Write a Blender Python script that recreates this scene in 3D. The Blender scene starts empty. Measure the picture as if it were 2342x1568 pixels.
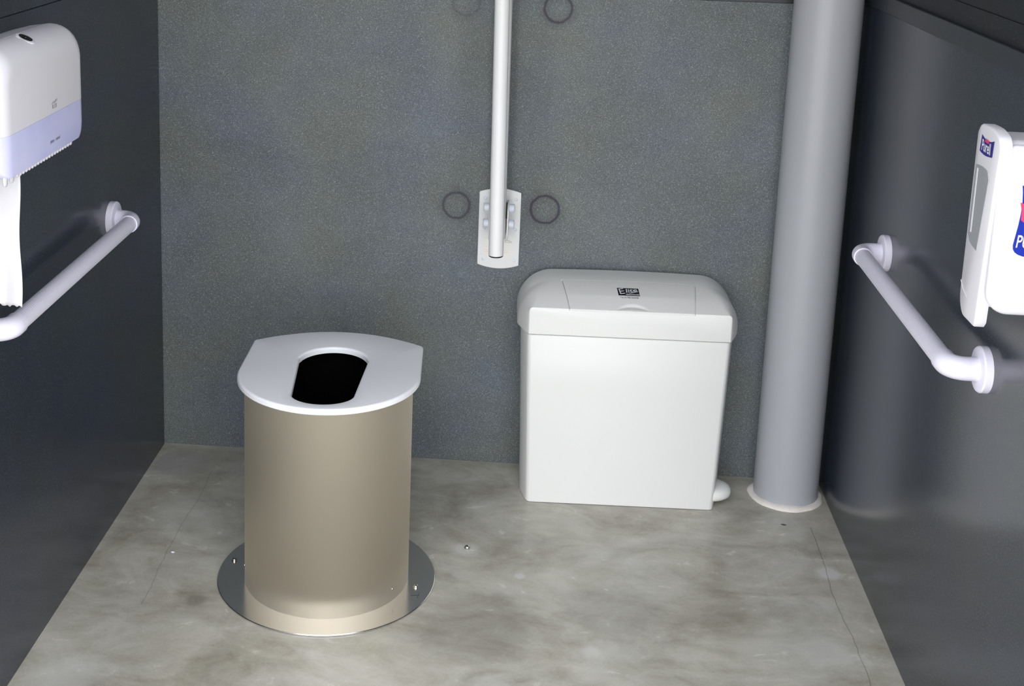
import bpy, bmesh, math, random
from mathutils import Vector, Matrix
random.seed(7)
PI = math.pi
C = bpy.context.scene.collection
S = 1.5            # metres per plan unit (plan unit = camera height above the floor)

# ------------------------------------------------------------------ camera
def cam_axes(y, p, r):
    B = Matrix(((1,0,0),(0,0,-1),(0,1,0)))
    Ry = Matrix(((math.cos(y),0,math.sin(y)),(0,1,0),(-math.sin(y),0,math.cos(y))))
    Rx = Matrix(((1,0,0),(0,math.cos(p),-math.sin(p)),(0,math.sin(p),math.cos(p))))
    Rz = Matrix(((math.cos(r),-math.sin(r),0),(math.sin(r),math.cos(r),0),(0,0,1)))
    return Rz @ Rx @ Ry @ B
W, H = 2342.0, 1568.0
F_PX, CX, CY = 3075.97, 1033.18, 309.05
R = cam_axes(0.0635, 0.2089, 0.0309)
cd = bpy.data.cameras.new('camera'); cam = bpy.data.objects.new('camera', cd); C.objects.link(cam)
cd.sensor_fit = 'HORIZONTAL'; cd.sensor_width = 36.0; cd.lens = F_PX/W*36.0
cd.shift_x = (W/2-CX)/W; cd.shift_y = -(H/2-CY)/W
cd.clip_start = 0.05; cd.clip_end = 200
m = Matrix((R[0], -R[1], -R[2])).transposed().to_4x4()
m.translation = Vector((0,0,1.0))*S
cam.matrix_world = m
bpy.context.scene.camera = cam

# ------------------------------------------------------------------ daylight and exposure
wd = bpy.data.worlds.new('overcast'); bpy.context.scene.world = wd; wd.use_nodes = True
wt = wd.node_tree; bg = wt.nodes['Background']; bg.inputs[1].default_value = 1.0
tc = wt.nodes.new('ShaderNodeTexCoord'); sp_ = wt.nodes.new('ShaderNodeSeparateXYZ'); wt.links.new(tc.outputs['Generated'], sp_.inputs[0])
rp = wt.nodes.new('ShaderNodeValToRGB'); wt.links.new(sp_.outputs[2], rp.inputs[0]); wt.links.new(rp.outputs[0], bg.inputs[0])
e = rp.color_ramp.elements                     # hazy overcast: bright white horizon, bluer and dimmer overhead
e[0].position = 0.0; e[0].color = (1.0, 1.0, 1.0, 1)
e[1].position = 0.75; e[1].color = (0.90, 0.93, 0.97, 1)
x = e.new(0.25); x.color = (0.95, 0.97, 1.0, 1)
sd = bpy.data.lights.new('sun', 'SUN'); sun = bpy.data.objects.new('sun', sd); C.objects.link(sun)
sd.energy = 1.9; sd.angle = math.radians(8); sd.color = (1.0, .96, .9)
sun.rotation_euler = (math.radians(-42), 0, math.radians(-15))   # stands behind the cabin and lights the ground outside its open front
vs = bpy.context.scene.view_settings
vs.view_transform = 'Standard'; vs.look = 'None'; vs.gamma = 1.0; vs.use_curve_mapping = False
vs.exposure = 2.13

# ------------------------------------------------------------------ room figures (plan units)
XL, XR, YB, YF, ZC = -0.6052, 0.4891, 2.091, 0.84, 1.46

# ------------------------------------------------------------------ helpers
def srgb(r, g, b):
    f = lambda c: (c/255/12.92 if c/255 <= .04045 else ((c/255+.055)/1.055)**2.4)
    return (f(r), f(g), f(b), 1)
def mat(name, col, rough=.5, metal=0.0, spec=.5, **kw):
    m = bpy.data.materials.new(name); m.use_nodes = True
    b = m.node_tree.nodes['Principled BSDF']
    b.inputs['Base Color'].default_value = col; b.inputs['Roughness'].default_value = rough
    b.inputs['Metallic'].default_value = metal; b.inputs['Specular IOR Level'].default_value = spec
    for k, v in kw.items(): b.inputs[k.replace('_', ' ')].default_value = v
    return m
class NT:
    def __init__(s, m): s.t = m.node_tree; s.b = s.t.nodes['Principled BSDF']
    def n(s, typ, ins=None, **props):
        k = s.t.nodes.new(typ)
        for a, v in props.items(): setattr(k, a, v)
        for i, v in (ins or {}).items():
            if hasattr(v, 'is_output'): s.t.links.new(v, k.inputs[i])
            else: k.inputs[i].default_value = v
        return k
    def math(s, op, a, b=0.0, c=0.0, clamp=False):
        return s.n('ShaderNodeMath', {0: a, 1: b, 2: c}, operation=op, use_clamp=clamp).outputs[0]
    def ramp(s, fac, stops):
        k = s.n('ShaderNodeValToRGB', {0: fac}); e = k.color_ramp.elements
        while len(e) < len(stops): e.new(.5)
        for el, (p, c) in zip(e, stops): el.position = p; el.color = c if len(c) == 4 else (*c, 1)
        return k.outputs[0]
    def mix(s, fac, a, b, mode='MIX'):
        k = s.n('ShaderNodeMix', {0: fac, 6: a, 7: b}, data_type='RGBA', blend_type=mode); return k.outputs[2]
    def noise(s, vec, scale, detail=4, rough=.5, dist=0.0):
        return s.n('ShaderNodeTexNoise', {'Vector': vec, 'Scale': scale, 'Detail': detail, 'Roughness': rough, 'Distortion': dist}).outputs[0]
    def link(s, out, inp): s.t.links.new(out, s.b.inputs[inp])
    def bump(s, h, strength, dist=.001):
        k = s.n('ShaderNodeBump', {'Height': h, 'Strength': strength, 'Distance': dist}); s.link(k.outputs[0], 'Normal')

origins = {}
def obj(name, bm, material, parent=None, smooth=35, bevel=0, seg=3, recalc=True):
    if recalc: bmesh.ops.recalc_face_normals(bm, faces=bm.faces[:])
    o0 = origins.get(parent.name, Vector()) if parent else Vector()
    for v in bm.verts: v.co = (v.co - o0)*S
    me = bpy.data.meshes.new(name); bm.to_mesh(me); bm.free()
    me.materials.append(material)
    me.polygons.foreach_set('use_smooth', [True]*len(me.polygons))
    if smooth is not None: me.set_sharp_from_angle(angle=math.radians(smooth))
    o = bpy.data.objects.new(name, me); C.objects.link(o)
    if parent: o.parent = parent
    if parent: origins[o.name] = o0
    if bevel:
        b = o.modifiers.new('bevel', 'BEVEL'); b.width = bevel*S; b.segments = seg; b.limit_method = 'ANGLE'; b.angle_limit = math.radians(40)
        b.harden_normals = False
    return o
def tag(o, label, cat, group=None):
    o['label'] = label; o['category'] = cat
    if group: o['group'] = group
def thing(name, label, cat, loc, group=None):
    o = bpy.data.objects.new(name, None); C.objects.link(o); o.empty_display_size = .05
    o.location = Vector(loc)*S; origins[o.name] = Vector(loc); tag(o, label, cat, group); return o
def recenter(o, loc):          # put a single-mesh thing's origin at its base
    l = Vector(loc)*S
    o.data.transform(Matrix.Translation(-l)); o.location = l; return o
def box(bm, x0, x1, y0, y1, z0, z1):
    v = [bm.verts.new(p) for p in ((x0,y0,z0),(x1,y0,z0),(x1,y1,z0),(x0,y1,z0),(x0,y0,z1),(x1,y0,z1),(x1,y1,z1),(x0,y1,z1))]
    for f in ((0,3,2,1),(4,5,6,7),(0,1,5,4),(1,2,6,5),(2,3,7,6),(3,0,4,7)): bm.faces.new([v[i] for i in f])
def loft(bm, loops, cap0=True, cap1=True, closed=True):
    rows = [[bm.verts.new(p) for p in l] for l in loops]; n = len(rows[0])
    for a, b in zip(rows, rows[1:]):
        for i in range(n if closed else n-1):
            j = (i+1) % n
            bm.faces.new((a[i], a[j], b[j], b[i]))
    if cap0: bm.faces.new(rows[0][::-1])
    if cap1: bm.faces.new(rows[-1])
    return rows
def circle(c, r, ax, n=48, ph=0.0):
    c = Vector(c); ax = Vector(ax).normalized()
    t = Vector((0,0,1)) if abs(ax.z) < .9 else Vector((1,0,0))
    u = ax.cross(t).normalized(); v = ax.cross(u)
    rr = r if callable(r) else (lambda a: r)
    return [c + u*rr(2*PI*i/n)*math.cos(2*PI*i/n+ph) + v*rr(2*PI*i/n)*math.sin(2*PI*i/n+ph) for i in range(n)]
def lathe(bm, c, ax, prof, n=64, cap0=True, cap1=True):     # prof: (distance along axis, radius)
    c = Vector(c); a = Vector(ax).normalized()
    loft(bm, [circle(c+a*d, r, a, n) for d, r in prof], cap0, cap1)
def tube(bm, pts, r, n=32, caps=True, rfun=None):
    pts = [Vector(p) for p in pts]
    d0 = (pts[1]-pts[0]).normalized(); t = Vector((0,0,1)) if abs(d0.z) < .9 else Vector((1,0,0))
    u = d0.cross(t).normalized(); loops = []
    for i, p in enumerate(pts):
        d = (pts[min(i+1,len(pts)-1)]-pts[max(i-1,0)]).normalized()
        u = (u - d*u.dot(d)).normalized(); v = d.cross(u)
        rad = r[i] if isinstance(r, (list, tuple)) else r
        loops.append([p + (u*math.cos(2*PI*k/n)+v*math.sin(2*PI*k/n))*(rad*(rfun(2*PI*k/n) if rfun else 1)) for k in range(n)])
    loft(bm, loops, caps, caps)
def arc(c, a0, a1, r, u, v, n=10):
    c, u, v = Vector(c), Vector(u), Vector(v)
    return [c + u*r*math.cos(a0+(a1-a0)*i/n) + v*r*math.sin(a0+(a1-a0)*i/n) for i in range(n+1)]
def roundrect(x0, x1, y0, y1, rs, n=8):     # rs: radii at (x1,y1),(x0,y1),(x0,y0),(x1,y0)
    out = []
    for (cx, cy, a), r in zip(((x1,y1,0),(x0,y1,PI/2),(x0,y0,PI),(x1,y0,1.5*PI)), rs):
        sx = -1 if cx == x1 else 1; sy = -1 if cy == y1 else 1
        for i in range(n+1):
            t = a + PI/2*i/n
            out.append((cx+sx*r+r*math.cos(t), cy+sy*r+r*math.sin(t)))
    return out
def prism(bm, outline, f0, f1):             # outline 2D -> f0(p), f1(p) 3D
    loft(bm, [[f0(p) for p in outline], [f1(p) for p in outline]])
def textmesh(bm, body, size, place, shear=0.0, sx=1.0, align='CENTER', thick=0.0):
    cu = bpy.data.curves.new('tmp', 'FONT'); cu.body = body; cu.size = size; cu.align_x = align; cu.align_y = 'CENTER'
    cu.shear = shear; cu.offset = thick; cu.resolution_u = 3
    o = bpy.data.objects.new('tmp', cu); C.objects.link(o)
    me = bpy.data.meshes.new_from_object(o.evaluated_get(bpy.context.evaluated_depsgraph_get()))
    bpy.data.objects.remove(o); bpy.data.curves.remove(cu)
    b2 = bmesh.new(); b2.from_mesh(me); bpy.data.meshes.remove(me)
    mp = {}
    for v in b2.verts: mp[v.index] = bm.verts.new(place(v.co.x*sx, v.co.y))
    for f in b2.faces:
        try: bm.faces.new([mp[v.index] for v in f.verts])
        except ValueError: pass
    b2.free()
def stroke(bm, pts, w, place):              # flat ribbon in a 2D frame
    P = [Vector((*p, 0)) for p in pts]; L = []
    for i, p in enumerate(P):
        d = (P[min(i+1,len(P)-1)]-P[max(i-1,0)]).normalized(); nrm = Vector((-d.y, d.x, 0))*w/2
        L.append((bm.verts.new(place(*(p+nrm).xy)), bm.verts.new(place(*(p-nrm).xy))))
    for a, b in zip(L, L[1:]): bm.faces.new((a[0], a[1], b[1], b[0]))
def poly(bm, pts, place): bm.faces.new([bm.verts.new(place(*p)) for p in pts])

# ------------------------------------------------------------------ materials
def wall_mat(name, rough, base, fleck, spec, rings=False):
    m = mat(name, base, rough, spec=spec); t = NT(m)
    co = t.n('ShaderNodeTexCoord').outputs['Object']
    big = t.noise(co, 3.2, 5, .6, .6); mid = t.noise(co, 26, 3, .6)
    fine = t.noise(co, 380, 2, .75); flk = t.noise(co, 620, 0, .5)
    v = t.math('MULTIPLY_ADD', big, .75, .62)
    v = t.math('MULTIPLY_ADD', mid, .22, t.math('SUBTRACT', v, .11))
    v = t.math('MULTIPLY', v, t.math('MULTIPLY_ADD', fine, 1.7*fleck, 1-.85*fleck))
    hue = t.noise(co, 5.1, 3, .5)
    b0 = t.mix(t.math('MULTIPLY_ADD', hue, 3.0, -1.0, clamp=True), (base[0]*.96, base[1]*.98, base[2]*1.12, 1), (base[0]*1.05, base[1]*1.04, base[2]*.93, 1))
    col = t.mix(1.0, b0, t.n('ShaderNodeCombineColor', {0: v, 1: v, 2: v}).outputs[0], 'MULTIPLY')
    spk = t.ramp(flk, [(.68, (0,0,0)), (.76, (1,1,1))] if rings else [(.73, (0,0,0)), (.80, (1,1,1))])
    col = t.mix(t.math('MULTIPLY', spk, .55*fleck if rings else .28), col, (.42, .43, .43, 1))
    if rings:
        sx = t.n('ShaderNodeSeparateXYZ', {0: co}); X, Z = sx.outputs[0], sx.outputs[2]
        wob = t.math('MULTIPLY_ADD', t.noise(co, 60, 3, .6), .006, -.003)
        tot = None
        for rx, rz, rr, k in ((-.1220,.4411,.0212,.85), (.0200,.4408,.0225,1.0), (.0266,.7636,.0212,.95), (-.1163,.7684,.0210,.4)):
            dx = t.math('SUBTRACT', X, rx*S); dz = t.math('SUBTRACT', Z, rz*S)
            d = t.math('SQRT', t.math('ADD', t.math('MULTIPLY', dx, dx), t.math('MULTIPLY', dz, dz)))
            e = t.math('ABSOLUTE', t.math('ADD', t.math('SUBTRACT', d, rr*S), wob))
            ring = t.math('SUBTRACT', 1.0, t.math('DIVIDE', t.math('SUBTRACT', e, .0014), .0042), clamp=True)
            halo = t.math('MULTIPLY', t.math('SUBTRACT', 1.0, t.math('DIVIDE', t.math('ABSOLUTE', t.math('SUBTRACT', d, rr*S)), .022), clamp=True), t.math('MULTIPLY', t.noise(co, 28, 3, .6), .75))
            a = t.math('MULTIPLY', t.math('MAXIMUM', ring, halo), k)
            tot = a if tot is None else t.math('MAXIMUM', tot, a)
        col = t.mix(tot, col, (base[0]*.30, base[1]*.22, base[2]*.34, 1))
    t.link(col, 'Base Color')
    t.link(t.math('MULTIPLY_ADD', fine, .10, rough-.05), 'Roughness')
    t.bump(fine, .12*fleck if rings else .03, .0006)
    return m
M = {}
M['wall_back'] = wall_mat('speckled_grey_panel', .55, srgb(97,103,105), 1.25, .4, True)
M['wall_side'] = wall_mat('dark_satin_panel', .18, srgb(47,53,62), .5, .5)
M['trim'] = wall_mat('dark_trim', .35, srgb(46,50,55), .3, .5)
M['upper'] = wall_mat('dark_upper_panel', .5, srgb(38,41,45), .3, .3)
M['ceiling'] = mat('ceiling_grey', srgb(70,72,75), .7)
def floor_mat():
    m = mat('polished_concrete', srgb(150,147,140), .34, spec=.5); t = NT(m)
    co = t.n('ShaderNodeTexCoord').outputs['Object']
    mp = t.n('ShaderNodeMapping', {'Vector': co, 'Scale': (1.0, 1.5, 1)}).outputs[0]
    a = t.noise(mp, 4.0, 7, .62, .8); b = t.noise(mp, 13, 6, .65, .4); c = t.noise(co, 160, 3, .7)
    v = t.math('ADD', t.math('MULTIPLY', a, .62), t.math('ADD', t.math('MULTIPLY', b, .30), t.math('MULTIPLY', c, .10)))
    col = t.ramp(v, [(.34, srgb(144,138,126)), (.46, srgb(172,168,157)), (.56, srgb(190,187,178)), (.70, srgb(208,206,200))])
    hue = t.noise(co, 6, 3, .5)
    col = t.mix(t.math('MULTIPLY_ADD', hue, 2.0, -.7, clamp=True), col, t.mix(1.0, col, (1.02,1.0,.94,1), 'MULTIPLY'))
    sx = t.n('ShaderNodeSeparateXYZ', {0: co}); X, Y = sx.outputs[0], sx.outputs[1]
    def blob(x, y, r, soft, nz=.6):
        dx = t.math('SUBTRACT', X, x*S); dy = t.math('SUBTRACT', Y, y*S)
        d = t.math('SQRT', t.math('ADD', t.math('MULTIPLY', dx, dx), t.math('MULTIPLY', dy, dy)))
        d = t.math('ADD', d, t.math('MULTIPLY_ADD', t.noise(co, 38, 4, .7), r*S*nz, -r*S*nz*.5))
        return t.math('SUBTRACT', 1.0, t.math('DIVIDE', t.math('SUBTRACT', d, r*S), soft*S), clamp=True)
    # light patch by the left back corner, white scuffs, dirt
    col = t.mix(t.math('MULTIPLY', blob(-.555, 2.02, .042, .006), .55), col, srgb(166,165,163))
    for x, y, r, k in ((.448,1.796,.012,.8), (.40,1.60,.022,.35), (-.075,1.80,.012,.6), (.005,1.735,.005,.7), (-.35,1.40,.02,.35), (-.02,1.47,.018,.4), (.10,1.56,.008,.5), (-.545,1.43,.03,.35)):
        col = t.mix(t.math('MULTIPLY', blob(x, y, r, r*.9, 1.6), k), col, srgb(214,213,210))
    for x, y, r, k in ((-.43,1.62,.010,.3), (.13,1.66,.05,.2), (-.05,1.60,.06,.22)):
        col = t.mix(t.math('MULTIPLY', blob(x, y, r, r*.6, 1.0), k), col, srgb(84,80,70))
    # hairline crack along the right wall and one behind the toilet
    def crack(x0, wob, yr):
        w = t.math('MULTIPLY_ADD', t.noise(co, 5, 4, .6), wob, -wob*.5)
        e = t.math('ABSOLUTE', t.math('SUBTRACT', t.math('ADD', X, w), x0*S))
        inside = t.math('MULTIPLY', t.math('GREATER_THAN', Y, yr[0]*S), t.math('LESS_THAN', Y, yr[1]*S))
        return t.math('MULTIPLY', t.math('SUBTRACT', 1.0, t.math('DIVIDE', e, .0016), clamp=True), inside)
    col = t.mix(t.math('MULTIPLY', crack(.445, .03, (1.0,1.93)), .55), col, srgb(78,76,70))
    col = t.mix(t.math('MULTIPLY', crack(-.50, .03, (1.6,2.0)), .35), col, srgb(78,76,70))
    t.link(col, 'Base Color')
    t.link(t.math('MULTIPLY_ADD', b, .24, .12), 'Roughness')
    t.bump(t.math('ADD', c, t.math('MULTIPLY', b, 2.0)), .06, .001)
    return m
M['floor'] = floor_mat()
def plain_noise(name, col, rough, var=.05, scale=8, **kw):
    m = mat(name, col, rough, **kw); t = NT(m)
    co = t.n('ShaderNodeTexCoord').outputs['Object']
    n = t.noise(co, scale, 4, .6)
    v = t.math('MULTIPLY_ADD', n, var*2, 1-var)
    t.link(t.mix(1.0, col, t.n('ShaderNodeCombineColor', {0: v, 1: v, 2: v}).outputs[0], 'MULTIPLY'), 'Base Color')
    return m
M['white_bin'] = plain_noise('white_moulded_plastic', srgb(233,233,231), .42, .015)
M['white_gloss'] = plain_noise('white_gloss_plastic', srgb(215,213,220), .28, .012)
M['grab'] = plain_noise('white_grab_rail_plastic', srgb(234,231,247), .30, .012)
M['rail'] = plain_noise('white_powder_coat', srgb(232,232,233), .32, .012)
M['seat'] = plain_noise('white_seat_plastic', srgb(240,240,245), .38, .01)
M['cap'] = plain_noise('pale_blue_cap', srgb(226,232,242), .35, .01)
M['pipe'] = plain_noise('grey_upvc', srgb(169,171,177), .36, .03, 5)
M['seal'] = plain_noise('mastic', srgb(232,226,220), .5, .16, 70)
M['black'] = plain_noise('black_plastic', srgb(12,12,13), .3, .1)
M['liner'] = plain_noise('black_liner', srgb(7,7,8), .16, .1)
M['grey_ink'] = plain_noise('grey_ink', srgb(172,172,164), .6, .04)
M['ink'] = plain_noise('dark_ink', srgb(78,78,84), .6, .05)
M['label_black'] = plain_noise('label_black', srgb(14,16,22), .4, .05)
M['label_white'] = plain_noise('label_white', srgb(222,224,230), .5, .02)
M['label_blue'] = plain_noise('label_blue', srgb(16,42,160), .35, .05)
M['label_navy'] = plain_noise('label_navy', srgb(38,30,128), .35, .05)
M['label_pink'] = plain_noise('label_pink', srgb(205,62,112), .4, .05)
M['sticker'] = plain_noise('cream_sticker', srgb(235,233,227), .5, .02, 30)
M['red_ink'] = plain_noise('faded_red_ink', srgb(236,214,206), .6, .05)
M['paper'] = plain_noise('tissue_paper', srgb(212,211,216), .9, .04, 60)
M['window'] = plain_noise('smoked_window', srgb(150,153,158), .18, .12, 14)
def metal_mat(name, col, rough, aniso, streak):
    m = mat(name, col, rough, metal=1.0); t = NT(m)
    co = t.n('ShaderNodeTexCoord').outputs['Object']
    mp = t.n('ShaderNodeMapping', {'Vector': co, 'Scale': streak}).outputs[0]
    n = t.noise(mp, 90, 3, .6)
    t.link(t.math('MULTIPLY_ADD', n, .10, rough-.05), 'Roughness')
    v = t.math('MULTIPLY_ADD', n, .08, .96)
    t.link(t.mix(1.0, col, t.n('ShaderNodeCombineColor', {0: v, 1: v, 2: v}).outputs[0], 'MULTIPLY'), 'Base Color')
    t.b.inputs['Anisotropic'].default_value = aniso
    if aniso: t.link(t.n('ShaderNodeTangent', direction_type='RADIAL', axis='Z').outputs[0], 'Tangent')
    return m
M['steel'] = metal_mat('brushed_stainless', srgb(206,198,182), .52, .88, (14,14,1))
M['steel_plate'] = metal_mat('polished_stainless', srgb(220,217,214), .19, 0, (1,1,1))
M['bolt'] = metal_mat('bright_bolt', srgb(215,212,206), .2, 0, (1,1,1))
def lav():
    m = mat('translucent_lavender_plastic', srgb(196,198,236), .28, spec=.5); t = NT(m)
    co = t.n('ShaderNodeTexCoord').outputs['Object']
    n = t.noise(co, 9, 3, .5)
    t.link(t.ramp(n, [(.3, srgb(186,190,232)), (.7, srgb(206,206,240))]), 'Base Color')
    t.b.inputs['Subsurface Weight'].default_value = .15
    t.b.inputs['Subsurface Radius'].default_value = (.01,.01,.015)
    return m
M['lavender'] = lav()

# ------------------------------------------------------------------ the room
def struct(name, bm, m, **kw):
    o = obj(name, bm, m, **kw); o['kind'] = 'structure'; return o
bm = bmesh.new(); box(bm, XL-.05, XR+.05, YF, YB+.05, -.04, 0); struct('floor', bm, M['floor'])
bm = bmesh.new(); box(bm, XL-.05, XR+.05, YB, YB+.05, 0, ZC); struct('wall_back', bm, M['wall_back'])
bm = bmesh.new(); box(bm, XL-.05, XL, YF, YB-.003, 0, .7990); box(bm, XL-.05, XL-.002, YF, YB, .7995, ZC); struct('wall_left', bm, M['wall_side'])
bm = bmesh.new(); box(bm, XR, XR+.05, YF, YB, 0, .7925); struct('wall_right', bm, M['wall_side'])
bm = bmesh.new(); box(bm, XR-.002, XR+.0045, YF, YB-.004, .7925, .8165); struct('trim_1', bm, M['trim'], bevel=.001, seg=2)
bm = bmesh.new(); box(bm, XR+.005, XR+.05, YF, YB, .7926, .8420); box(bm, XR+.0065, XR+.05, YF, YB, .8424, ZC); struct('trim_2', bm, M['upper'])
bm = bmesh.new(); box(bm, XL+.001, XR-.004, YB-.0028, YB+.001, .7855, .83); struct('trim_3', bm, M['trim'], bevel=.0008, seg=2)
bm = bmesh.new(); box(bm, XL-.05, XR+.05, .84, YB+.05, ZC, ZC+.05); struct('ceiling', bm, M['ceiling'])
def ground_mat():
    m = mat('gravel_ground', srgb(150,148,142), .9); t = NT(m)
    co = t.n('ShaderNodeTexCoord').outputs['Object']
    t.link(t.ramp(t.noise(co, 18, 6, .7), [(.3, srgb(150,147,140)), (.7, srgb(196,194,188))]), 'Base Color'); return m
bm = bmesh.new(); box(bm, -14, 14, -14, YF-.001, -.05, -.012); o = struct('ground', bm, ground_mat())

# ------------------------------------------------------------------ soil pipe and its mastic ring
PX, PY, PR = .4265, 2.036, .0508
LEANX, LEANY = .0, -.004
t = thing('drain_pipe', 'tall grey plastic pipe rising from the floor in the right back corner', 'pipe', (PX, PY, 0))
bm = bmesh.new()
loft(bm, [circle((PX+LEANX*z, PY+LEANY*z, z), PR, (0,0,1), 72) for z in (.001, .3, .6, .9, 1.2, ZC-.001)])
obj('pipe', bm, M['pipe'], t)
bm = bmesh.new(); n = 72; rows = []
for i in range(n):
    a = 2*PI*i/n
    k = 1 + .14*math.sin(3*a+.6) + .08*math.sin(7*a) + .05*math.sin(13*a+1)
    c = Vector((math.cos(a), math.sin(a), 0)); rr = PR+.0035
    w, h = .0056*k, .0055*k
    if math.sin(a) > .5: w *= .25
    if math.cos(a) > .6: w *= .9
    rows.append([Vector((PX, PY, 0)) + c*(rr-.0045) , Vector((PX, PY, 0)) + c*(rr-.0045) + Vector((0,0,h*1.1)), Vector((PX,PY,0)) + c*(rr-.001+w*.2) + Vector((0,0,h)),
                 Vector((PX,PY,0)) + c*(rr+w*.75) + Vector((0,0,h*.55)), Vector((PX,PY,0)) + c*(rr+w) + Vector((0,0,.0003))])
vv = [[bm.verts.new(p) for p in r] for r in rows]
for i in range(n):
    a, b = vv[i], vv[(i+1) % n]
    for j in range(4): bm.faces.new((a[j], a[j+1], b[j+1], b[j]))
o = obj('sealant_ring', bm, M['seal'], t); o['label'] = 'cracked off white sealant ring'

# ------------------------------------------------------------------ toilet
TX, TY, TR, PLR = -.2647, 1.7035, .1140, .1516
ZT = .305; TH = .0085
t = thing('pedestal_toilet', 'steel drum toilet with white seat bolted to the concrete floor', 'toilet', (TX, TY, 0))
bm = bmesh.new(); lathe(bm, (TX,TY,0), (0,0,1), [(0.0004,PLR),(.0020,PLR),(.0027,PLR-.0007),(.0027,TR-.002)], 128, cap1=False)
bp = obj('base_plate', bm, M['steel_plate'], t, smooth=30); bp['label'] = 'round polished steel floor flange'
def bolt(bm, c, ax, r, h): lathe(bm, c, ax, [(0,r*1.25),(h*.25,r*1.25),(h*.3,r),(h*.75,r*.85),(h,r*.4)], 24)
for bx, by in ((-.4003,1.7225), (-.1375,1.6835), (-.262,1.838)):
    bm = bmesh.new(); bolt(bm, (bx,by,.0027), (0,0,1), .0032, .0040); obj('bolt', bm, M['bolt'], bp)
# scratched mark on the flange
bm = bmesh.new(); pl = lambda x, y: Vector((-.1365+x, 1.662+y, .00285))
stroke(bm, [(-.006,-.001),(.0055,.0015)], .0006, pl); stroke(bm, [(.0035,-.006),(.005,.009)], .0006, pl)
obj('scratch_mark', bm, M['ink'], bp)
bm = bmesh.new()
lathe(bm, (TX,TY,0), (0,0,1), [(.0027,TR),(.08,TR),(.16,TR),(.24,TR),(ZT-TH-.0003,TR),(ZT-TH-.0003,TR-.003),(.16,TR-.003),(.004,TR-.003)], 128, cap0=False, cap1=False)
obj('drum', bm, M['steel'], t, smooth=30)
for sx_, sy_ in ((-.98,-.18), (.86,-.50)):
    bm = bmesh.new(); d = Vector((sx_, sy_, 0)).normalized(); bolt(bm, Vector((TX,TY,.020))+d*TR, d, .0014, .0012); obj('rivet', bm, M['bolt'], t)
bm = bmesh.new(); lathe(bm, (TX,TY,0), (0,0,1), [(.004,.001),(.004,TR-.0045),(.14,TR-.0045),(ZT-TH-.001,TR-.0045)], 96, cap0=True, cap1=False)
obj('liner', bm, M['liner'], t)['label'] = 'black inner liner'
# seat: D-shaped board with an oblong hole
def ray_hit(poly_, a):
    d = Vector((math.cos(a), math.sin(a))); best = 0
    for i in range(len(poly_)):
        p = Vector(poly_[i]); q = Vector(poly_[(i+1) % len(poly_)]); e = q-p
        den = d.x*e.y - d.y*e.x
        if abs(den) < 1e-12: continue
        tt = (p.x*e.y - p.y*e.x)/den; uu = (p.x*d.y - p.y*d.x)/den
        if tt > 0 and -1e-6 <= uu <= 1+1e-6: best = max(best, tt)
    return d*best
def seat_outline():
    pts = []
    Rw = .1235
    for i in range(49):                       # front half circle
        a = PI + PI*i/48; pts.append((Rw*math.cos(a), -.005 + .125*math.sin(a)))
    hw, yb = .1215, .1095
    r = .008
    for i in range(7):
        a = -.0 + (PI/2-.35)*i/6; pts.append((hw-r+r*math.cos(a), yb-r+r*math.sin(a)))
    for i in range(1, 40):
        s = 1-2*i/40; pts.append((s*(hw-.006), yb + .042*(1-s*s)))
    for i in range(7):
        a = PI/2+.35 + (PI/2-.35)*i/6; pts.append((-hw+r+r*math.cos(a), yb-r+r*math.sin(a)))
    return pts
def hole_outline():
    pts = []
    for i in range(33):
        s = -1+2*i/32; pts.append((s*.0405, -.078 - .034*math.sqrt(max(0,1-(s*.985)**2))))
    for i in range(33):
        s = 1-2*i/32; pts.append((s*.0480, .034 + .053*math.sqrt(max(0,1-(s*.985)**2))))
    return pts
so, ho = seat_outline(), hole_outline()
N = 480; rot = Matrix.Rotation(math.radians(2.2), 2)
angs = sorted(set([round(2*PI*i/N, 6) for i in range(N)]))
outer = [ray_hit(so, a) for a in angs]; inner = [ray_hit(ho, a) for a in angs]
def shrink(L, k, sgn):                       # move loop along its local normal
    out = []
    n = len(L)
    for i in range(n):
        d = (L[(i+1) % n]-L[i-1]).normalized(); out.append(L[i] + Vector((d.y, -d.x))*k*sgn)
    return out
bm = bmesh.new(); loops = []
def lp(L, z): return [Vector((TX+.001, TY, 0)) + Vector((*(rot @ p), z)) for p in L]
rb = .0032
loops.append(lp(inner, ZT-TH))
for i in range(5):
    a = PI/2*i/4; loops.append(lp(shrink(inner, rb*(1-math.cos(a)), 1), ZT-rb+rb*math.sin(a)))
for i in range(5):
    a = PI/2*(1-i/4); loops.append(lp(shrink(outer, -rb*(1-math.cos(a)), 1), ZT-rb+rb*math.sin(a)))
loops.append(lp(outer, ZT-TH+.001)); loops.append(lp(shrink(outer, -.0012, 1), ZT-TH))
loops.append(lp(inner, ZT-TH))
loft(bm, loops, False, False); bmesh.ops.remove_doubles(bm, verts=bm.verts[:], dist=1e-6)
obj('seat', bm, M['seat'], t, smooth=40)

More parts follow.
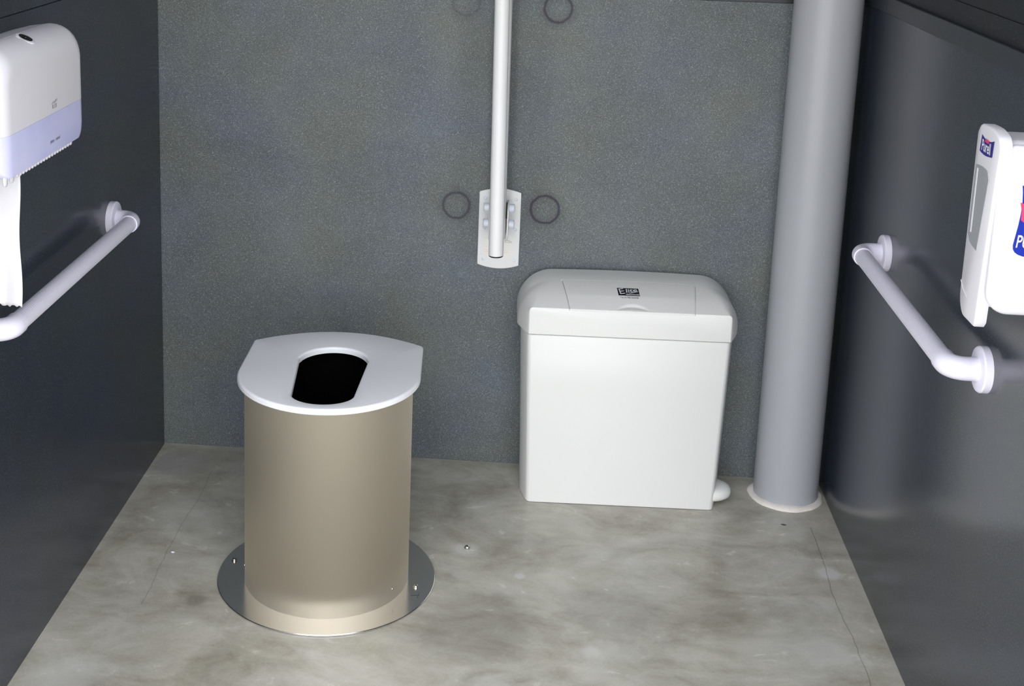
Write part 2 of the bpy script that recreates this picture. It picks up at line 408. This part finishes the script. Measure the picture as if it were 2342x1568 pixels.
# ------------------------------------------------------------------ sanitary bin
BXc, BYf, BYb = .1548, 1.9585, 2.0835
brot = math.radians(1.6)
def bp_(x, y, z):                            # bin frame -> room, x from the centre, y from the front
    c, s = math.cos(brot), math.sin(brot)
    return Vector((BXc + x*c - (y-.06)*s, BYf+.06 + x*s + (y-.06)*c, z))
t = thing('sanitary_bin', 'white pedal sanitary bin standing against the grey back wall', 'bin', (BXc, 2.02, 0))
D = .122
def body_loop(z, inset=0.0):
    k = z/.283; wf = .1432+.0088*k; wb = wf+.0125; ch = .040
    o = []
    r = .004
    for sgn in (1, -1):
        pts = [(wb, D), (wb, ch+.01), (wb-.001, ch), (wf+.0042, .0115), (wf+.0015, .0062), (wf-.003, .0040)]
        o += [(sgn*a, b) for a, b in (pts if sgn == 1 else pts[::-1])]
    return [bp_(a*(1-inset/.15), b + (inset if b < .06 else -inset), z) for a, b in o]
bm = bmesh.new(); loft(bm, [body_loop(z, i_) for z, i_ in ((.0008,0),(.004,0),(.10,0),(.20,0),(.2768,0),(.2776,.0008),(.2776,.007),(.285,.007))])
body = obj('bin_body', bm, M['white_bin'], t, smooth=50)
# lid surface
LZ0, LZ1 = .2805, .3228
def lid_w(y): return .1535 + .0175*min(1, max(0, y/.045))**.8
def lid_h(y): k = min(1, max(0, y/.10)); return LZ1 + .0228*math.sin(k*PI/2)**.95
def lid_r(y): k = min(1, max(0, y/.07)); return .0045 + .046*k**.8
def scoop(x, y):
    u = x-.0035; k = 1-(u/.0285)**2; lim = .0135*k; lo = .0035*k
    if k <= 0 or y > lim or y < lo: return 0
    return .0032*k*min(1, (lim-y)/.0022)*((y-lo)/max(1e-6, lim-lo))**.8
FB_ = .0720                                  # back edge of the flap
def flap_x(y): k = min(1, y/FB_); return -.0925-.0105*k, .0965+.0075*k
def lid_z(x, y): return lid_h(y) + .0035*max(0, 1-(x/.16)**2)*min(1, y/.03)
def recess(x, y):
    a, b = flap_x(y); return .0026 if a-.00145 < x < b+.00145 and y < FB_+.0004 else 0
def lid_section(y, nc=14, dx=0.0, dz=0.0):
    w, h, r = lid_w(y)-dx, lid_h(y)-dz, lid_r(y)
    rx, rz = r*1.05, min(r*1.25, h-LZ0-.010)
    L = [(w, LZ0), (w, LZ0+.006)] + [(w-rx+rx*math.cos(a), h-rz+rz*math.sin(a)) for a in (PI/2*i/nc for i in range(nc+1))]
    x1 = w-rx; a, b = flap_x(y)
    mid = [x1+(b+.0015-x1)*i/6 for i in range(1, 7)] + [b+.0014] + [b+(a-b)*i/90 for i in range(91)] + [a-.0014] + [a-.0015+(-x1-a+.0015)*i/6 for i in range(6)]
    lift = lambda x, z: (lid_z(x, y)-lid_h(y))*max(0, min(1, (z-h+rz)/rz))
    L = [(x, z+lift(x, z)) for x, z in L]
    out = [bp_(x, y, z) for x, z in L]
    out += [bp_(x, y, lid_z(x, y)-dz - recess(x, y) - scoop(x, y)) for x in mid]
    return out + [bp_(-x, y, z) for x, z in L[::-1]]
ys = [0, .0004, .0015, .003, .005, .0075, .010, .0125, .015, .018, .022, .027, .033, .04, .048, .056, .060, .065, .070, .0722, .0724, .0727, .08, .0875, .095, .105, .113, .118, .1205]
secs = [lid_section(y) for y in ys]
f0 = lid_section(0, dx=.0012, dz=.0012); secs = [[p + Vector((0,-.0006,0)) for p in f0]] + secs
bm = bmesh.new(); loft(bm, secs)
lid = obj('lid', bm, M['white_bin'], t, smooth=32)
# flap: the hinged panel let into the lid
def lid_top(x, y):
    return bp_(x, y, lid_z(x, y) - scoop(x, y))
bm = bmesh.new(); nx, ny = 130, 40; g0 = []
for j in range(ny+1):
    y = .0001 + (FB_-.0007-.0001)*(j/ny)**1.4
    xl_, xr_ = flap_x(y)
    g0.append([lid_top(xl_+(xr_-xl_)*i/nx, y) + Vector((0,-.0004,.0002)) for i in range(nx+1)])
top = [[bm.verts.new(p) for p in r] for r in g0]
for j in range(ny):
    for i in range(nx): bm.faces.new((top[j][i], top[j][i+1], top[j+1][i+1], top[j+1][i]))
border = [top[0][i] for i in range(nx+1)] + [top[j][nx] for j in range(1, ny+1)] + [top[ny][i] for i in range(nx-1, -1, -1)] + [top[j][0] for j in range(ny-1, 0, -1)]
low = [bm.verts.new(v.co - Vector((0,0,.0027))) for v in border]
for i in range(len(border)):
    k = (i+1) % len(border); bm.faces.new((border[i], low[i], low[k], border[k]))
flap = obj('flap', bm, M['white_bin'], t, smooth=32)
# printed logo and telephone number on the flap
def on_flap(lift):
    def f(u, v):                              # u right, v towards the back, both from the logo centre
        return lid_top(-.0015+u, .0400+v) + Vector((0,0,.0003+lift))
    return f
bm = bmesh.new(); pl = on_flap(.0003)
nq = 10
for i in range(nq):
    a, b = -.0165+.033*i/nq, -.0165+.033*(i+1)/nq
    for j in range(6):
        c, d = -.0098+.0196*j/6, -.0098+.0196*(j+1)/6
        sh = lambda q: -.08*q
        poly(bm, [(a+sh(c), c), (b+sh(c), c), (b+sh(d), d), (a+sh(d), d)], pl)
bmesh.ops.remove_doubles(bm, verts=bm.verts[:], dist=1e-6)
lg = obj('logo_label', bm, M['label_black'], flap); lg['label'] = 'black printed logo patch'
bm = bmesh.new(); pw = on_flap(.0006)
def rotp(f, deg, ox, oy, ky=1.0):
    c, s = math.cos(math.radians(deg)), math.sin(math.radians(deg))
    return lambda u, v: f(ox+u*c-v*s, oy+(u*s+v*c)*ky)
textmesh(bm, 'E', .0172, rotp(pw, 12, -.0106, .0000, 1.2), shear=.0, sx=1.1)
textmesh(bm, 'lite', .0134, rotp(pw, 14, .0040, .0032, 1.0), shear=.18, sx=1.12, thick=.0002)
stroke(bm, [(.001,-.0036),(.006,-.0022),(.0150,.0012)], .0012, pw)
textmesh(bm, 'HEALTHCARE', .0036, lambda u, v: pw(.0062+u, -.0072+v*1.15), sx=.95, thick=.00012)
obj('logo_lettering', bm, M['label_white'], flap)
bm = bmesh.new(); textmesh(bm, 'Tel: 01788 565448', .0038, lambda u, v: pw(.0005+u, -.0142+v*1.2), sx=.98)
obj('phone_lettering', bm, M['ink'], flap)
# foot pedal
bm = bmesh.new(); pc = Vector((.3005, 1.9985, .0165))
rows = []
for (z, k) in ((-.0105,.55),(-.0095,.82),(-.006,.97),(-.002,1),(.003,.985),(.0065,.92),(.009,.78),(.0105,.55),(.0112,.25)):
    rows.append([pc + Vector((.033*k*math.cos(a), .0285*k*math.sin(a), z + .004)) for a in (2*PI*i/48 for i in range(48))])
loft(bm, rows); obj('pedal', bm, M['white_bin'], t, smooth=60)

# ------------------------------------------------------------------ fold-up support rail on the back wall
RX = -.0510
t = thing('support_rail', 'white fold-up support rail hinged upright on the back wall', 'grab rail', (RX, YB, .34))
bm = bmesh.new(); ol = []
x0, x1, z0, z1 = -.0858, -.0176, .3462, .4672
for i in range(17):
    s = -1+2*i/16; ol.append(((x0+x1)/2 + s*(x1-x0)/2*.985, z0 - .0062*(1-s*s)))
for i in range(17):
    s = 1-2*i/16; ol.append(((x0+x1)/2 + s*(x1-x0)/2*.985, z1 + .0062*(1-s*s)))
prism(bm, ol, lambda p: Vector((p[0], YB-.0002, p[1])), lambda p: Vector((p[0], YB-.0055, p[1])))
plate = obj('wall_plate', bm, M['rail'], t, bevel=.0012)
for u, z in ((.0105,.4565),(.0595,.4560),(.0105,.4075),(.0600,.4065),(.0105,.3555),(.0605,.3550)):
    bm = bmesh.new(); lathe(bm, (x0+u, YB-.0055, z), (0,-1,0), [(0,.0028),(.0008,.0026),(.0014,.0016),(.0014,.0009),(.0006,.0007)], 24)
    obj('screw', bm, M['cap'], plate)
bm = bmesh.new(); YS = YB-.0057
box(bm, -.0755, -.0295, YS-.0003, YS+.0001, .3590, .3905); obj('sticker', bm, M['sticker'], plate)['label'] = 'faded cream instruction sticker'
bm = bmesh.new(); pl = lambda u, v: Vector((u, YS-.00045, v))
stroke(bm, [(-.0420,.3875),(-.0385,.3882),(-.0345,.3872),(-.0310,.3866)], .0009, pl); stroke(bm, [(-.0420,.3850),(-.0300,.3848)], .0006, pl)
obj('sticker_lines', bm, M['grey_ink'], plate)
bm = bmesh.new()
for z, a, b in ((.3715,-.0735,-.0390),(.3680,-.0745,-.0350),(.3765,-.0735,-.0445)): stroke(bm, [(a,z),(b,z)], .0008, pl)
obj('sticker_print', bm, M['red_ink'], plate)
YFt, YBt, RR = 1.940, 2.060, .0111
# front tube leans very slightly; both tubes join in a bend above
FB = Vector((-.0514, YFt, .4075)); FT = Vector((-.0580, YFt, .93)); BT = Vector((-.0560, YBt, .93)); BB = Vector((-.0520, YBt, .3985))
bm = bmesh.new()
mid = (FT+BT)/2; bend = [mid + Vector((0, -(YBt-YFt)/2*math.cos(a), (YBt-YFt)/2*math.sin(a))) for a in (PI*i/16 for i in range(1, 16))]
tube(bm, [FB, FB.lerp(FT,.33), FB.lerp(FT,.66), FT] + bend + [BT, BT.lerp(BB,.33), BT.lerp(BB,.66), BB], RR, 40)
obj('rail_tube', bm, M['rail'], t)
bm = bmesh.new(); dz = (FB-FT).normalized(); lathe(bm, FB-dz*.0004, dz, [(0,RR*.97),(.0022,RR*.97),(.0030,RR*.85)], 40); obj('end_cap', bm, M['black'], t)
# hinge: two cheeks either side of the back tube, bolts with round caps
for sx_ in (-1, 1):
    bm = bmesh.new(); xx = -.0520 + sx_*.0142
    ol = roundrect(2.0455, YB-.0054, .3960, .4560, (.002,.012,.012,.002), 8)
    prism(bm, ol, lambda p: Vector((xx-.0012, p[0], p[1])), lambda p: Vector((xx+.0012, p[0], p[1])))
    ck = obj('hinge_cheek', bm, M['rail'], t, bevel=.0005, seg=2)
    for zz in (.4505, .4243):
        bm = bmesh.new(); lathe(bm, (xx+sx_*.0012, 2.054, zz), (sx_,0,0), [(0,.0040),(.0008,.0040),(.0009,.0068),(.0078,.0068),(.0092,.0056),(.0096,.0025)], 32)
        obj('bolt_cap', bm, M['cap'], ck)
bm = bmesh.new(); box(bm, -.0388, -.0385+.0012, 2.0465, 2.0520, .4300, .4580); obj('slot_shadow_liner', bm, M['black'], t) if False else bm.free()
bm = bmesh.new(); tube(bm, [(-.0400, 2.0445, .4360), (-.0398, 2.0440, .4620)], .0011, 10); obj('dark_slot', bm, M['black'], t)['label'] = 'dark slot in the hinge arm'  # black rod stands in for the shaded slot in the hinge arm

# ------------------------------------------------------------------ fluted grab bars on the side walls
def grab_bar(label, side, wx, ax, z, ynear, yfar):
    t = thing('grab_bar', label, 'grab rail', (wx, (ynear+yfar)/2, z), 'fluted white grab bars on the side walls')
    s = side; R0, RE, rb = .0113, .0128, .017
    for yy, d in ((ynear, 1), (yfar, -1)):
        bm = bmesh.new(); lathe(bm, (wx, yy, z), (s,0,0), [(.0001,.0250),(.0075,.0250),(.0092,.0238),(.0098,.0215),(.0098,.0130),(.0112,.0126)], 56)
        obj('flange', bm, M['grab'], t)
        c = Vector((ax - s*rb, yy + d*rb, z))
        a = [c + Vector((s*rb*math.sin(q), -d*rb*math.cos(q), 0)) for q in (PI/2*i/14 for i in range(15))]
        path = [Vector((wx+s*.0095, yy, z))] + a + [Vector((ax, yy+d*(rb+.008), z))]
        bm = bmesh.new(); tube(bm, path, RE, 44); obj('elbow', bm, M['grab'], t, smooth=45)
    bm = bmesh.new(); nf = 36; n = nf*4
    rf = lambda a: 1 - .032*(.5+.5*math.cos(nf*a))**2
    y0, y1 = ynear+rb+.004, yfar-rb-.004
    tube(bm, [(ax, y0+(y1-y0)*k/6, z) for k in range(7)], R0, n, rfun=rf)
    obj('fluted_grip', bm, M['grab'], t, smooth=80)
    return t
grab_bar('white fluted grab bar on left wall, below the tissue dispenser', 1, XL, -.5712, .4660, 1.372, 1.8335)
grab_bar('white fluted grab bar on right wall, below the sanitiser dispenser', -1, XR, .4508, .4768, 1.385, 1.8116)

# ------------------------------------------------------------------ tissue dispenser on the left wall
XFRONT = -.517
t = thing('tissue_dispenser', 'white and lavender toilet tissue dispenser high on the left wall', 'dispenser', (XL, 1.33, .66))
dy0, dy1, dz0, dz1 = 1.242, 1.4960, .6665, .7975
def disp_loop(x, d):
    return [Vector((x, a, b)) for a, b in roundrect(dy0+d, dy1-d, dz0+d*.05, dz1-d, (max(.004,.040-d), max(.004,.040-d), max(.004,.024-d), max(.004,.038-d)), 12)]
def disp_shell(x0, d0=0.0):
    loops = [disp_loop(x0, d0)]
    rr = .028
    for i in range(10):
        q = PI/2*i/9; loops.append(disp_loop(XFRONT-rr+rr*math.sin(q), d0+rr*(1-math.cos(q))))
    bm = bmesh.new(); loft(bm, loops, True, True); return bm
ZS = .7105
xs = -.547
bm = disp_shell(xs); geom = bm.verts[:]+bm.edges[:]+bm.faces[:]
r_ = bmesh.ops.bisect_plane(bm, geom=geom, plane_co=(0,0,ZS+.0002), plane_no=(0,0,1), clear_inner=True)
bmesh.ops.holes_fill(bm, edges=[e for e in bm.edges if e.is_boundary])
cover = obj('cover', bm, M['white_gloss'], t, smooth=40)
bm = disp_shell(xs, .0004); geom = bm.verts[:]+bm.edges[:]+bm.faces[:]
bmesh.ops.bisect_plane(bm, geom=geom, plane_co=(0,0,ZS), plane_no=(0,0,1), clear_outer=True)
bmesh.ops.holes_fill(bm, edges=[e for e in bm.edges if e.is_boundary])
wn = obj('sight_window', bm, M['lavender'], t, smooth=40); wn['label'] = 'translucent lavender lower cover'
bm = bmesh.new(); loft(bm, [disp_loop(XL+.0002, .0165), disp_loop(xs-.040, .0085), disp_loop(xs-.020, .0030), disp_loop(xs-.0014, .0002), disp_loop(xs-.0006, .0012)]); obj('back_plate', bm, M['white_gloss'], t, smooth=40)
# teeth along the bottom front edge
bm = bmesh.new()
def tooth(yy, w, ln_):
    c = Vector((XFRONT-.0060, yy, dz0+.0030)); rows = []
    for h, k in ((0,1),(.45,1),(.78,.88),(.92,.6),(1,.22)):
        rows.append([c + Vector((.0020*k*math.cos(a), w*k*math.sin(a), -h*ln_)) for a in (2*PI*q/14 for q in range(14))])
    loft(bm, rows)
for i in range(20): tooth(1.2935+.1560*i/19, .0027, .0082)
for yy in (1.2800, 1.2635): tooth(yy, .0048, .0105)
obj('tear_teeth', bm, M['white_gloss'], t)
# lock on the top
bm = bmesh.new(); lc = Vector((-.5340, 1.357, .7950)); ln = Vector((.43,0,.90)).normalized()
lathe(bm, lc, ln, [(-.004,.0105),(.0001,.0105),(.0004,.0088)], 40); lk = obj('lock_bezel', bm, M['white_gloss'], cover)
bm = bmesh.new(); lathe(bm, lc+ln*.0004, ln, [(-.001,.0075),(.0004,.0075),(.0004,.0026),(.0012,.0020)], 36); obj('lock_face', bm, M['black'], lk)['label'] = 'black keyhole'
# maker's mark and small print
bm = bmesh.new(); pl = lambda u, v: Vector((XFRONT+.0004, 1.3985-0+u, .7395+v))
bm.free(); bm = bmesh.new()
pl = lambda u, v: Vector((XFRONT+.0004, 1.3876+u, .7200+v*.46))
for a in (-.0055, .0055): stroke(bm, [(a,-.008),(a,.001)], .0008, pl)
for v in (-.008, -.0045, -.001): stroke(bm, [(-.0055,v),(.0055,v)], .0007, pl)
stroke(bm, [(-.008,.003),(-.004,.006),(0,.003),(.004,.006),(.008,.007)], .0008, pl); stroke(bm, [(-.004,.0085),(0,.006),(.004,.009),(.008,.0102)], .0008, pl)
obj('maker_mark', bm, M['ink'], cover)
bm = bmesh.new(); pl = lambda u, v: Vector((XFRONT+.0008, 1.3854+u, .6812+v))
for x0_, x1_ in ((-.0130,-.0020), (.0025,.0140)):        # two short illegible words
    for i in range(4):
        a, b = x0_+(x1_-x0_)*i/4, x0_+(x1_-x0_)*(i+.72)/4
        stroke(bm, [(a,-.0011),(a,.0011),(b,.0011),(b,-.0011)], .0006, pl)
stroke(bm, [(-.0130,.001),(-.0130,-.0026)], .0006, pl); stroke(bm, [(.0138,-.001),(.0138,.0026)], .0006, pl)
obj('small_print', bm, M['ink'], wn)
# hanging tissue
bm = bmesh.new(); nx, nz = 26, 40; rows = []
for j in range(nz+1):
    z = .6765 - (.6765-.5195)*j/nz; k = j/nz
    row = []
    for i in range(nx+1):
        u = i/nx; x = -.5985 + (.0690 + .0012*math.sin(k*9) + .0015*k)*u
        yy = 1.316 - .010*k + .0012*math.sin(u*7+k*3)*k + .0010*math.sin(u*17+2)*k*k
        zz = z
        if j == nz: zz = z + .0012*math.sin(u*60)+.0008*math.sin(u*23)
        row.append(bm.verts.new((x, yy, zz)))
    rows.append(row)
for j in range(nz):
    for i in range(nx): bm.faces.new((rows[j][i], rows[j][i+1], rows[j+1][i+1], rows[j+1][i]))
o = obj('toilet_tissue', bm, M['paper'], smooth=None)
so_ = o.modifiers.new('solid', 'SOLIDIFY'); so_.thickness = .0006
recenter(o, (-.565, 1.31, .52)); tag(o, 'white toilet tissue hanging out of the dispenser on the left wall', 'toilet paper')

# ------------------------------------------------------------------ hand sanitiser dispenser on the right wall
HX, hy0, hy1, hz0, hz1 = .4215, 1.2275, 1.2915, .5720, .7630
t = thing('sanitiser_dispenser', 'white hand sanitiser dispenser with blue labels on the right wall', 'dispenser', (XR, 1.257, .58))
def face_outline(d=0.0):
    near = lambda z: 1.2405 - .0170*(z-hz0)/(hz1-hz0) + d      # the cover widens towards the top
    b = hy1-d; o = []
    r = .021
    for i in range(9): q = -PI/2+PI/2*i/8; o.append((b-r*.8+r*.8*math.cos(q), hz0+d+r+r*math.sin(q)))
    a = near(hz1); mid_ = (a+b)/2
    for i in range(25):
        t_ = 1-2*i/24; e = abs(t_)
        o.append((mid_+t_*(b-mid_), hz1-d-.0025*e**2-.0045*max(0,-t_)**2-.007*max(0,e-.72)/.28*max(0,e-.72)/.28))
    for z in (.72, .66, .60): o.append((near(z), z))
    o.append((near(hz0+.006), hz0+d+.006)); o.append((near(hz0)+.0045, hz0+d+.0004))
    return o
def hloop(x, d=0.0, taper=0.0): return [Vector((x, p[0], p[1])) for p in face_outline(d)]
def front_x(z): return HX + .0
bm = bmesh.new()
loops = []
for x, d in ((HX, .0022), (HX+.0007, .0008), (HX+.0022, 0), (.4325, 0)): loops.append(hloop(x, d))
loft(bm, loops); cov = obj('front_cover', bm, M['white_gloss'], t, smooth=40)
# main body behind the cover, with a bulging rounded side panel
bm = bmesh.new()
def bl(x, d): return [Vector((x, a, b)) for a, b in roundrect(hy0+d, hy1-d, .5925+d, .7575-d, (.012,.012,.012,.012), 8)]
loft(bm, [bl(.4326, .002), bl(.4500, .002), bl(XR-.012, .002), bl(XR-.0002, .004)]); bod = obj('body', bm, M['white_gloss'], t, smooth=40)
bm = bmesh.new(); loops = []
for dyy, d in ((.0030,0), (.0008,0), (-.0008,.0006), (-.0020,.0020), (-.0027,.0045), (-.0029,.0080)):
    loops.append([Vector((a, hy0+dyy, b)) for a, b in roundrect(.4245+d, XR-.004-d, .5915+d, .7530-d, (max(.003,.012-d),max(.003,.014-d),max(.004,.022-d),max(.004,.02-d)), 10)])
loft(bm, loops); sp = obj('side_panel', bm, M['white_gloss'], t, smooth=45)
# back plate (grey, just seen above)
bm = bmesh.new(); box(bm, XR-.016, XR-.0003, hy0+.004, hy1-.004, .745, .7635); obj('wall_bracket', bm, M['pipe'], t, bevel=.003)
# sight window in the front
bm = bmesh.new(); YW0, YW1, ZW0, ZW1 = 1.2445, 1.2845, .6465, .7215
ol = []
for i in range(17):
    k_ = -1+2*i/16; ol.append(((YW0+.012+YW1)/2+k_*(YW1-YW0-.012)/2, ZW0-.0030*(1-k_)*.5+.007*max(0,k_)**3))
for i in range(17):
    k_ = 1-2*i/16; ol.append(((YW0+YW1)/2+k_*(YW1-YW0)/2, ZW1+.002*(1-k_*k_)-.006*max(0,-k_-.7)/.3))
prism(bm, ol, lambda p: Vector((HX+.001, p[0], p[1])), lambda p: Vector((HX-.0006, p[0], p[1])))
win = obj('level_window', bm, M['window'], cov, bevel=.0004, seg=2); win['label'] = 'grey sight window'
bm = bmesh.new(); box(bm, HX-.0009, HX-.0004, YW1-.0085, YW1-.0055, ZW0+.010, ZW1-.002); obj('level_strip', bm, M['white_gloss'], cov)
# seam and push bar line
bm = bmesh.new(); tube(bm, [(HX-.0001, hy1-.0005, .6040), (HX-.0001, hy1-.010, .5975), (HX-.0001, hy1-.022, .5935)], .00035, 8); obj('push_bar_seam', bm, M['white_gloss'], cov)
# flag logo on the front: drawn in (y, z); reading direction runs towards the room's front (-y)
FC = Vector((HX, 1.2600, .7440))
def pf(lift): return lambda u, v: Vector((HX-.0003-lift, FC.y-u, FC.z+v))
bm = bmesh.new(); a = pf(0)
n_ = 12; up = []; dn = []
for i in range(n_+1):
    s = i/n_; u = -.0180+.036*s
    up.append((u+.001, .0085 - .0034*math.sin(s*PI)+.0005*s)); dn.append((u-.001, -.0078 - .0014*math.sin(s*PI*1.2)-.0*s))
for i in range(n_): poly(bm, [dn[i], dn[i+1], up[i+1], up[i]], a)
bmesh.ops.remove_doubles(bm, verts=bm.verts[:], dist=1e-6)
obj('flag_logo', bm, M['label_navy'], cov)['label'] = 'small navy flag logo'
bm = bmesh.new(); textmesh(bm, 'Purell', .0125, lambda u, v: pf(.0003)(u-.001, v*1.22-.0012), sx=.90, thick=.00015); obj('flag_lettering', bm, M['label_white'], cov)
bm = bmesh.new(); poly(bm, [(-.0060,.0036),(.0055,.0032),(.0066,.0064),(-.0045,.0068)], pf(.0004)); obj('flag_accent', bm, M['label_pink'], cov)
# big label on the near side panel, runs out of the picture
LY = hy0-.0032
pl = lambda u, v: Vector((u, LY, v))
bm = bmesh.new(); L0, L1 = .4425, .4815
ol = [(L0+.0025,.7165),(L0+.0035,.7100),(L0+.0042,.7000),(L0+.0040,.6900),(L0+.0028,.6780),(L0+.0012,.6670),(L0+.0002,.6600),(L0+.0006,.6560),(L0+.0025,.6530),(L0+.0055,.6510),(L0+.010,.6495),(L1,.6475),(L1,.7150),(L0+.01,.7152)]
poly(bm, ol, pl); obj('side_label', bm, M['label_blue'], sp)['label'] = 'large blue label with pink swoosh'
pl2 = lambda u, v: Vector((u, LY-.0003, v))
bm = bmesh.new(); poly(bm, [(L0+.0024,.7005),(L0+.0060,.6995),(L0+.0105,.6960),(L0+.016,.6935),(L0+.024,.6930),(L0+.024,.6800),(L0+.014,.6800),(L0+.0080,.6815),(L0+.0045,.6840),(L0+.0045,.6920)], pl2); obj('label_swoosh', bm, M['label_pink'], sp)
bm = bmesh.new(); textmesh(bm, 'PURELL', .0170, lambda u, v: pl2(L0+.0022+u, .6630+v), sx=.62, align='LEFT', shear=.15, thick=.0002)
obj('label_lettering', bm, M['label_white'], sp)
bm = bmesh.new(); textmesh(bm, 'S', .0120, lambda u, v: pl2(L0+.0125+u, .7075+v), sx=.8); obj('label_mark', bm, M['label_white'], sp)

# ------------------------------------------------------------------ loose bits on the floor
def bit(name, label, cat, x, y, r, h, m, n=9, sq=.6):
    bm = bmesh.new()
    rr = [r*(.75+.5*random.random()) for _ in range(n)]
    ring = lambda k, z: [Vector((x+rr[i]*k*math.cos(2*PI*i/n), y+rr[i]*sq*k*math.sin(2*PI*i/n), z)) for i in range(n)]
    loft(bm, [ring(.9,.0003), ring(1,h*.4), ring(.6,h)])
    o = obj(name, bm, m, smooth=60); recenter(o, (x, y, .0003)); tag(o, label, cat); return o
bm = bmesh.new(); bolt(bm, (-.0732,1.8022,.0004), (0,0,1), .0036, .0048)
o = obj('floor_bolt', bm, M['bolt']); recenter(o, (-.0732,1.8022,.0004)); tag(o, 'domed steel bolt set in the floor between the toilet and the bin', 'bolt')
bit('paint_chip', 'white chip on the floor near the left wall', 'debris', -.494, 1.738, .0036, .0018, M['white_gloss'])
bit('dead_leaf_scrap', 'dark scrap on the floor in front of the grey pipe', 'debris', .407, 1.934, .0042, .0010, M['ink'])
